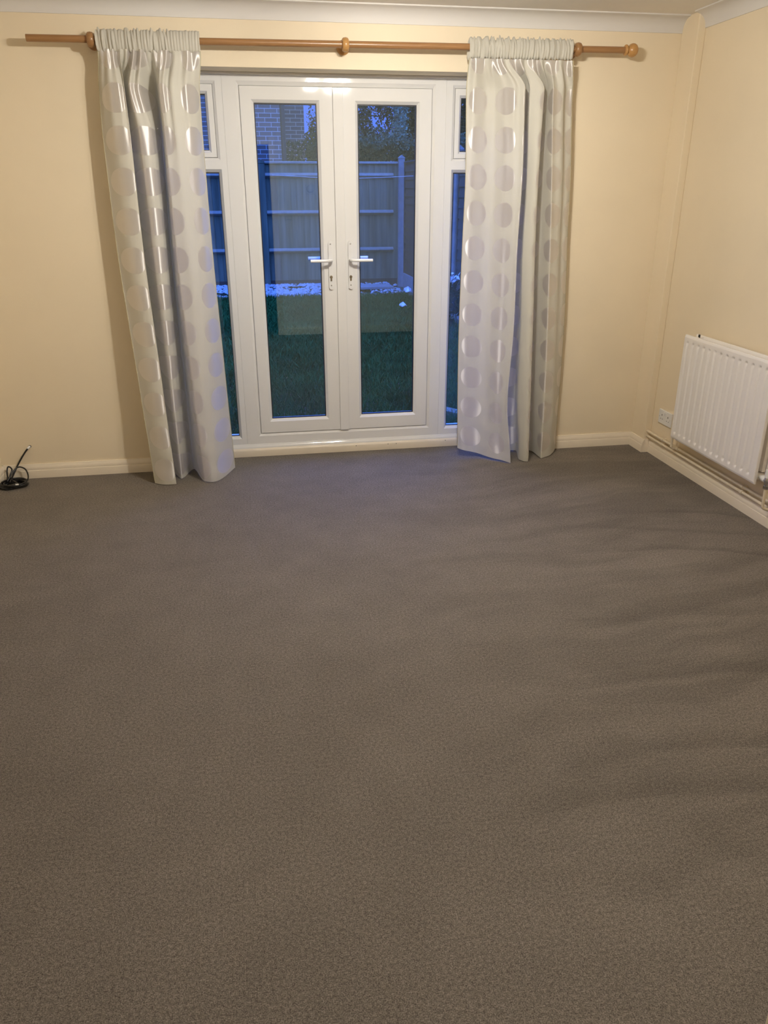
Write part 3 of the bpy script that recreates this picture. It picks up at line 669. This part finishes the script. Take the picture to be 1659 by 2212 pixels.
# ------------------------------------------------------------------ double socket on the right wall
sk = thing('double_socket', 'white double power socket low on the right wall beside the radiator', 'socket', (XR, -0.317, 0.255))
bm = new(); box(bm, XR-0.0095, XR, -0.390, -0.244, 0.213, 0.298, 0.003); obj('faceplate', bm, PLASTIC, sk)
def sock_face(y):
    bm = new(); x = XR-0.0097
    box(bm, x, x+0.002, y-0.0035, y+0.0035, 0.262, 0.271)
    for s in (-1, 1): box(bm, x, x+0.002, y+s*0.011-0.0032, y+s*0.011+0.0032, 0.241, 0.245)
    obj('pin_holes', bm, DARK, sk)
sock_face(-0.352); sock_face(-0.282)
for y in (-0.327, -0.307):
    bm = new(); box(bm, XR-0.0125, XR-0.008, y-0.006, y+0.006, 0.268, 0.286, 0.0015); obj('rocker_switch', bm, PLASTIC, sk)
for y in (-0.378, -0.256):
    bm = new(); lathe(bm, [(0, 0.003), (0.0008, 0.0027), (0.001, 0)], (XR-0.0094, y, 0.255), (-1, 0, 0), 12); obj('screw', bm, SCREWM, sk)

# ------------------------------------------------------------------ coiled black cable in the far left corner
cb = thing('coiled_cable', 'black aerial cable coiled on the carpet in the far left corner', 'cable', (-1.36, -0.15, 0))
bm = new(); pts = []
cxx, cyy = -1.362, -0.135
for i in range(0, 9*40):
    a = 2*PI*i/40; k = i/(9*40)
    R = 0.058 + 0.010*math.sin(i*0.37) - 0.006*math.sin(i*0.113); zz_ = 0.006 + 0.020*k + 0.006*math.sin(i*0.21)
    pts.append((cxx + R*1.06*math.cos(a), cyy + R*1.0*math.sin(a), max(0.005, zz_)))
tube(bm, pts, 0.0042, 8); obj('cable_coil', bm, CABLEM, cb, 60)
bm = new()
tube(bm, smooth_path([(-1.40, -0.10, 0.030), (-1.432+0.02, -0.055, 0.06), (-1.405, -0.04, 0.085), (-1.385, -0.05, 0.070), (-1.39, -0.09, 0.035), (-1.33, -0.16, 0.02)], 8), 0.0042, 8)
tube(bm, smooth_path([(-1.40, -0.12, 0.025), (-1.36, -0.05, 0.078), (-1.32, -0.045, 0.072), (-1.298, -0.075, 0.045), (-1.297, -0.11, 0.02), (-1.32, -0.16, 0.012)], 8), 0.0042, 8)
obj('loose_loop', bm, CABLEM, cb, 60)
bm = new(); tube(bm, smooth_path([(-1.385, -0.13, 0.020), (-1.375, -0.060, 0.050), (-1.358, -0.032, 0.085), (-1.325, -0.022, 0.135), (-1.300, -0.014, 0.168), (-1.288, -0.008, 0.180)], 8), 0.0046, 10); obj('cable_lead', bm, CABLEM, cb, 60)
bm = new(); tube(bm, [(-1.2925, -0.0105, 0.176), (-1.286, -0.006, 0.183), (-1.281, 0.001, 0.186)], 0.0062, 12); obj('wall_plug', bm, [PLASTIC], cb, 50)
bm = new(); lathe(bm, [(0, 0.0078), (0.002, 0.0068), (0.0022, 0)], (-1.281, 0.0, 0.186), (0, -1, 0), 14); obj('wall_hole', bm, DARK, cb)
bm = new(); box(bm, -1.335, -1.318, -0.205, -0.197, 0.028, 0.036, 0.002); obj('cable_tie', bm, PLASTIC, cb, label='small white tie')

# ------------------------------------------------------------------ ceiling lamp (above and in front of the view) and wall fittings behind it
lamp = thing('ceiling_lamp', 'lit three bulb ceiling lamp in the middle of the room', 'lamp', (LAMP_POS[0], LAMP_POS[1], ZC))
lx, ly, lz = LAMP_POS
bm = new(); lathe(bm, [(0, 0.05), (0.012, 0.045), (0.018, 0.02), (0.018, 0)], (lx, ly, ZC), (0, 0, -1), 28); obj('ceiling_rose', bm, PLASTIC, lamp, 40)
bm = new(); lathe(bm, [(0.015, 0.010), (0.060, 0.012), (0.072, 0.006), (0.074, 0.0)], (lx, ly, ZC), (0, 0, -1), 20); obj('stem', bm, CHROME, lamp, 40)
BULB, nt, b = mat('lit_bulb'); b.inputs['Emission Color'].default_value = (*LAMP_COLOR, 1); b.inputs['Base Color'].default_value = (0.9, 0.9, 0.88, 1)
BR = 0.036; b.inputs['Emission Strength'].default_value = LAMP_POWER/3/(4*PI*PI*BR*BR)
for k in range(3):
    a = math.radians(-90 + 120*k + 14); bx, by = lx + 0.12*math.cos(a), ly + 0.12*math.sin(a)
    bm = new(); tube(bm, smooth_path([(lx, ly, ZC-0.055), (lx+0.06*math.cos(a), ly+0.06*math.sin(a), ZC-0.062), (bx, by, ZC-0.052)], 6), 0.006, 10); arm = obj('arm', bm, CHROME, lamp, 50)
    bm = new(); lathe(bm, [(0, 0.012), (0.012, 0.018), (0.030, 0.018), (0.031, 0.0)], (bx, by, ZC-0.042), (0, 0, -1), 18); obj('lamp_holder', bm, PLASTIC, arm, 40)
    bm = new(); bmesh.ops.create_icosphere(bm, subdivisions=3, radius=BR, matrix=Matrix.Translation((bx, by, lz))); obj('bulb', bm, BULB, arm, 0)
    aim, half, pw = SPOTS[k]      # each reflector bulb throws most of its light one way
    dv = (Vector(aim) - Vector((bx, by, lz))).normalized()
    ld = bpy.data.lights.new('reflector_beam', 'SPOT'); ld.energy = pw; ld.color = LAMP_COLOR; ld.spot_size = math.radians(2*half); ld.spot_blend = 1.0; ld.shadow_soft_size = 0.03
    lo = bpy.data.objects.new('reflector_beam', ld); COL.objects.link(lo); lo.parent = lamp
    lo.location = Vector((bx, by, lz)) + dv*0.07 - Vector((lx, ly, ZC)); lo.rotation_euler = dv.to_track_quat('-Z', 'Y').to_euler()

sw = thing('light_switch', 'white light switch on the front wall beside the doorway', 'switch', (0.495, YF, 1.288))
bm = new(); box(bm, 0.452, 0.538, YF, YF+0.009, 1.245, 1.331, 0.003); obj('faceplate', bm, PLASTIC, sw)
bm = new(); box(bm, 0.485, 0.505, YF+0.008, YF+0.013, 1.272, 1.304, 0.002); obj('rocker', bm, PLASTIC, sw)
th = thing('thermostat', 'white round thermostat on the front wall above the light switch', 'thermostat', (0.74, YF, 1.55))
bm = new(); box(bm, 0.69, 0.79, YF, YF+0.012, 1.50, 1.60, 0.004); obj('base', bm, PLASTIC, th)
bm = new(); lathe(bm, [(0.010, 0.040), (0.030, 0.036), (0.034, 0.030), (0.034, 0)], (0.74, YF, 1.553), (0, 1, 0), 28); obj('dial', bm, PLASTIC, th, 40)

# ------------------------------------------------------------------ garden
GZ0 = -0.15
bm = new(); box(bm, -9, 12, 0.30, 45, GZ0-0.3, GZ0-0.005); o = struct('ground', bm, SOIL)
bm = new(); box(bm, DX0-0.1, DX1+0.1, 0.30, 0.36, GZ0-0.02, 0.035, 0.004); o = struct('trim_outer_sill', bm, CONC)

def blades(n, xr, yr, hmin, hmax, z, lean=0.5):
    x = RNG.uniform(*xr, n); y = yr[0] + (yr[1]-yr[0])*RNG.uniform(0, 1, n)**1.3; h = RNG.uniform(hmin, hmax, n); a = RNG.uniform(0, 2*PI, n)
    wd = RNG.uniform(0.0016, 0.0036, n)*(1+y*0.22); lx_, ly_ = RNG.normal(0, lean, n)*h, RNG.normal(0, lean, n)*h
    V = np.empty((n, 5, 3)); ca, sa = np.cos(a)*wd, np.sin(a)*wd
    V[:, 0] = np.stack([x-ca, y-sa, np.full(n, z)], 1); V[:, 1] = np.stack([x+ca, y+sa, np.full(n, z)], 1)
    V[:, 2] = np.stack([x+ca*.7+lx_*.4, y+sa*.7+ly_*.4, z+h*.6], 1); V[:, 3] = np.stack([x-ca*.7+lx_*.4, y-sa*.7+ly_*.4, z+h*.6], 1)
    V[:, 4] = np.stack([x+lx_, y+ly_, z+h], 1)
    return V.reshape(-1, 3), n
V, n = blades(100000, (-1.2, 2.72), (0.7, 9.05), 0.04, 0.13, GZ0-0.008)
F = []
for i in range(n): F.append((5*i, 5*i+1, 5*i+2, 5*i+3)); F.append((5*i+3, 5*i+2, 5*i+4))
o = raw_mesh('grass', V.tolist(), F, GRASS); tag(o, 'rough unmown grass of the lawn outside the glass doors', 'grass', kind='stuff')
# gravel strip
n = 5200; vs_, fs = [], []
for i in range(n):
    x, y = random.uniform(-2.2, 2.75), random.uniform(9.15, 10.52)
    edge = min(1, (y-9.15)/0.35 + 0.15)
    if random.random() > edge: continue
    if math.sin(x*5.1+1.3*math.sin(y*4))*math.cos(y*6.3+x*2.2) > 0.62 or (x > 1.95 and random.random() < 0.7): continue
    s = random.uniform(0.012, 0.034); b0 = len(vs_); ro = random.uniform(0, PI)
    for dx, dy, dz in ((1,0,0), (0,1,0), (-1,0,0), (0,-1,0), (0,0,0.7), (0,0,-0.7)):
        vs_.append((x + s*(dx*math.cos(ro)-dy*math.sin(ro))*1.3, y + s*(dx*math.sin(ro)+dy*math.cos(ro)), GZ0 + 0.006 + 0.075*max(0, y-9.3)/1.15 + s*dz))
    for f in ((0,1,4), (1,2,4), (2,3,4), (3,0,4), (1,0,5), (2,1,5), (3,2,5), (0,3,5)): fs.append(tuple(b0+q for q in f))
o = raw_mesh('gravel', vs_, fs, STONE); tag(o, 'pale gravel strip in front of the rear garden fence', 'gravel', kind='stuff')

# rear fence: two bays of feather-edge boards with three rails facing the house
def bay(x0, x1, y, label, group, end_gap):
    root = thing('fence_bay', label, 'fence', ((x0+x1)/2, y, GZ0), group)
    bm = new(); x = x0; i = 0
    while x < x1-0.01:
        wd = min(0.118, x1-x); prism(bm, [(x, y+0.012), (x, y+0.002), (x+wd+0.012, y+0.018), (x+wd+0.012, y+0.024)], 'z', -0.02 + 0.01*random.random(), 2.0); x += 0.110
    obj('boards', bm, FENCE, root)
    for z in (1.80, 1.175, 0.525):
        bm = new(); prism(bm, [(y-0.055, z-0.005), (y-0.050, z+0.012), (y+0.002, z+0.045), (y+0.002, z-0.045)], 'x', x0, x1-0.08); obj('rail', bm, RAILM, root)
    bm = new(); prism(bm, [(y-0.03, 1.995), (y+0.03, 1.995), (y+0.03, 2.02), (y, 2.032), (y-0.03, 2.02)], 'x', x0, x1); obj('capping', bm, RAILM, root)
    bm = new(); box(bm, x0, x1, y, y+0.03, GZ0-0.05, 0.0); obj('gravel_board', bm, BROWNF, root)
bay(0.44, 2.84, 10.6, 'weathered wooden fence bay behind the gravel, seen through the french doors', 'rear fence bays', 0.08)
bay(-2.05, 0.305, 10.6, 'weathered wooden fence bay behind the gravel, seen through the left side window', 'rear fence bays', 0.08)
def post(x, y, top, label, m, hw=0.05):
    root = thing('fence_post', label, 'post', (x, y, GZ0), 'fence posts')
    bm = new(); box(bm, x-hw, x+hw, y-hw, y+hw, GZ0-0.1, top, 0.004); obj('shaft', bm, m, root)
    bm = new(); prism(bm, [(x-hw-0.006, top), (x+hw+0.006, top), (x+hw+0.006, top+0.012), (x, top+0.055), (x-hw-0.006, top+0.012)], 'y', y-hw-0.006, y+hw+0.006); obj('cap', bm, m, root)
post(2.905, 10.57, 2.085, 'pale concrete corner post where the rear and side fences meet', CONC, 0.052)
post(0.3785, 10.63, 2.0, 'weathered post between the two rear fence bays', FENCE, 0.0595)
# side fence running back towards the house on the right
YS = [10.5, 8.6, 6.7, 4.8, 2.9, 1.0]
WHERE = ['next to the pale corner post', 'second from the rear corner', 'third from the rear corner', 'fourth from the rear corner', 'nearest the house']
for i in range(5):
    y1, y0 = YS[i]-0.05, YS[i+1]+0.05
    root = thing('side_fence_panel', 'dark brown side fence panel ' + WHERE[i], 'fence', (2.95, (y0+y1)/2, GZ0), 'side fence panels')
    bm = new(); z = 0.10; k = 0
    while z < 1.97:
        prism(bm, [(2.94, z), (2.952, z), (2.960, z+0.15), (2.955, z+0.15)], 'y', y0, y1); z += 0.135
    obj('slats', bm, BROWNF, root)
    bm = new(); box(bm, 2.925, 2.975, y0, y1, 2.0, 2.03, 0.004); obj('capping', bm, BROWNF, root)
    bm = new(); box(bm, 2.93, 2.975, y0, y0+0.05, 0.1, 2.0); box(bm, 2.93, 2.975, y1-0.05, y1, 0.1, 2.0); box(bm, 2.93, 2.972, (y0+y1)/2-0.025, (y0+y1)/2+0.025, 0.1, 2.0); obj('batten', bm, BROWNF, root)
    bm = new(); box(bm, 2.92, 2.97, y0, y1, GZ0-0.05, 0.11, 0.004); obj('gravel_board', bm, CONC, root, label='pale concrete gravel board')
    if i < 4: post(2.955, YS[i+1], 2.05, 'pale concrete post of the side fence, ' + ['first', 'second', 'third', 'fourth'][i] + ' from the rear corner', CONC, 0.048)
o = thing('washing_line', 'thin wire stretched across the garden in front of the rear fence', 'wire', (1.9, 9.9, 1.765))
bm = new(); tube(bm, smooth_path([(0.55, 10.2, 1.80), (1.8, 10.0, 1.745), (2.93, 9.6, 1.775)], 10), 0.005, 6); obj('wire', bm, WIREM, o, 60)

# neighbouring brick house beyond the fence
hs = thing('brick_house', 'brick house standing behind the rear fence on the left', 'house', (-3.0, 13.0, GZ0))
bm = new(); box(bm, -8.0, 0.79, 11.3, 19, GZ0, 5.2); obj('main_wall', bm, BRICK, hs)
bm = new(); box(bm, 0.70, 1.37, 13.2, 18.9, GZ0, 5.2); obj('wing_wall', bm, BRICK, hs)
bm = new(); tube(bm, [(0.835, 11.34, GZ0), (0.835, 11.34, 5.1)], 0.045, 12); obj('drainpipe', bm, DARK, hs, 40)
bm = new(); prism(bm, [(11.0, 5.1), (11.0, 5.25), (15.2, 7.6), (19.4, 5.25), (19.4, 5.1)], 'x', -8.3, 1.40); obj('roof', bm, TILE, hs)

# planting beyond the fence
def leafcards(centers, size, m, name, parent):
    n = len(centers); C_ = np.array(centers); s = RNG.uniform(0.6, 1.4, n)*size
    a = RNG.normal(0, 1, (n, 3)); a /= np.linalg.norm(a, axis=1)[:, None]; b_ = RNG.normal(0, 1, (n, 3)); b_ -= (a*b_).sum(1)[:, None]*a; b_ /= np.linalg.norm(b_, axis=1)[:, None]
    V = np.stack([C_-a*s[:, None], C_+b_*s[:, None]*0.5, C_+a*s[:, None], C_-b_*s[:, None]*0.5], 1).reshape(-1, 3)
    return raw_mesh(name, V.tolist(), [(4*i, 4*i+1, 4*i+2, 4*i+3) for i in range(n)], m, parent)
def ellip(n, c, r, shell=0.55):
    d = RNG.normal(0, 1, (n, 3)); d /= np.linalg.norm(d, axis=1)[:, None]
    rr = (shell + (1-shell)*RNG.uniform(0, 1, n))[:, None]*(1+0.18*np.sin(d[:, :1]*9)*np.cos(d[:, 2:]*8))
    return (np.array(c) + d*rr*np.array(r)).tolist()
def trunk(root, pts, r0, r1):
    bm = new(); n = len(pts); tube(bm, pts, r0, 10, radii=[r0+(r1-r0)*i/(n-1) for i in range(n)]); obj('trunk', bm, BARK, root, 60)
t = thing('dark_tree', 'dark bushy tree behind the fence, right of the brick house', 'tree', (2.5, 15.1, GZ0))
trunk(t, [(2.5, 15.1, GZ0), (2.52, 15.1, 1.2), (2.45, 15.1, 2.6)], 0.14, 0.06)
leafcards(ellip(9000, (1.97, 15.1, 2.20), (0.5, 0.5, 1.0), 0.2), 0.038, LEAFD, 'side_foliage', t)
leafcards(ellip(24000, (2.68, 15.1, 1.75), (1.05, 0.5, 1.62), 0.35), 0.040, LEAFD, 'foliage', t)
leafcards([(random.uniform(1.5, 2.9), 15.1+random.uniform(-.45, .45), random.uniform(2.9, 3.9)) for _ in range(420)], 0.040, LEAFD, 'sparse_leaves', t)
t = thing('tall_dark_tree', 'tall dark tree behind the hedge filling the right glass door', 'tree', (4.6, 17.0, GZ0))
trunk(t, [(4.6, 17, GZ0), (4.65, 17, 2.0), (4.5, 16.9, 4.2)], 0.22, 0.09)
leafcards(ellip(60000, (5.42, 17.2, 3.0), (2.0, 1.0, 3.6), 0.35), 0.048, LEAFD, 'foliage', t)
leafcards(ellip(1300, (3.50, 17.0, 3.75), (0.42, 0.6, 0.7), 0.2), 0.036, LEAFD, 'branch_leaves', t)
t = thing('clipped_hedge', 'clipped hedge just behind the rear fence', 'hedge', (3.1, 11.9, GZ0))
HG = [(random.uniform(0.9, 5.5), random.uniform(11.45, 12.1), random.uniform(0.6, 2.42)) for _ in range(20000)]
leafcards(HG, 0.034, LEAFM, 'foliage', t)
TG = []
for _ in range(2600):
    x = random.uniform(1.9, 5.0); TG.append((x, random.uniform(11.4, 12.0), 2.36 + abs(random.gauss(0, 0.10)) + 0.05*math.sin(x*9) + 0.04*math.sin(x*23)))
leafcards(TG, 0.028, LEAFG, 'new_growth', t)
t = thing('ivy_clad_tree', 'slender tree clad in pale ivy rising behind the hedge', 'tree', (3.2, 12.6, GZ0))
trunk(t, [(3.22, 12.65, GZ0), (3.22, 12.65, 2.2), (3.25, 12.65, 4.4)], 0.09, 0.05)
IV = []
for _ in range(3600):
    z = random.uniform(2.3, 4.4); IV.append((3.24 + random.gauss(0, 0.075+0.05*max(0, 2.8-z)), 12.55+random.uniform(-.15, .15), z))
leafcards(IV, 0.027, LEAFL, 'ivy', t)
leafcards([(2.72+0.32*q+random.gauss(0, .03), 12.3, 2.72-0.25*q+0.0*q+random.gauss(0, .04)) for q in np.linspace(0, 1, 90)], 0.04, LEAFG, 'side_sprig', t)
t = thing('white_flowering_shrub', 'small white flowering shrub by the side fence, seen through the right side window', 'shrub', (2.5, 5.6, GZ0))
trunk(t, [(2.5, 5.6, GZ0), (2.51, 5.6, 0.2), (2.5, 5.6, 0.45)], 0.015, 0.008)
leafcards(ellip(700, (2.52, 5.6, 0.22), (0.30, 0.28, 0.34), 0.2), 0.045, LEAFM, 'foliage', t)
leafcards([(2.58+random.gauss(0, .05), 5.45+random.gauss(0, .05), 0.50+random.gauss(0, .03)) for _ in range(40)], 0.032, BLOOM, 'blossom', t)
# litter on the lawn
def scrap(x, y, s, label, seed):
    r = random.Random(seed); bm = new(); n = 9
    ring = [bm.verts.new((x + s*math.cos(2*PI*i/n)*r.uniform(.6, 1.1), y + s*0.9*math.sin(2*PI*i/n)*r.uniform(.6, 1.1), GZ0 + 0.09 + s*r.uniform(-.2, .6))) for i in range(n)]
    c = bm.verts.new((x, y, GZ0+0.09+s*0.9))
    for i in range(n): bm.faces.new((ring[i], ring[(i+1) % n], c))
    b2 = [bm.verts.new((v.co.x, v.co.y, v.co.z-0.012)) for v in ring]
    for i in range(n): bm.faces.new((ring[i], b2[i], b2[(i+1) % n], ring[(i+1) % n]))
    bm.faces.new(b2)
    tag(obj('plastic_scrap', bm, SCRAPM), label, 'scrap', 'plastic scraps on the lawn')
scrap(2.74, 9.05, 0.085, 'larger pale plastic scrap on the grass below the corner post', 1)
scrap(2.30, 7.25, 0.06, 'smaller pale plastic scrap on the grass, nearer the doors', 2)
bm = new(); box(bm, 1.95, 2.62, 9.75, 10.25, GZ0+0.045, GZ0+0.09, 0.006); tag(obj('paving_slab', bm, CONC), 'pale paving slab lying on the gravel strip', 'slab')
bm = new(); box(bm, -0.5, 0.5, -0.05, 0.05, 0, 0.04, 0.004); o = obj('timber_plank', bm, RAILM); o.location = (1.62, 1.25, GZ0+0.02); o.rotation_euler = (0, 0, math.radians(-52)); tag(o, 'pale timber plank lying on the grass outside the right side window', 'plank')
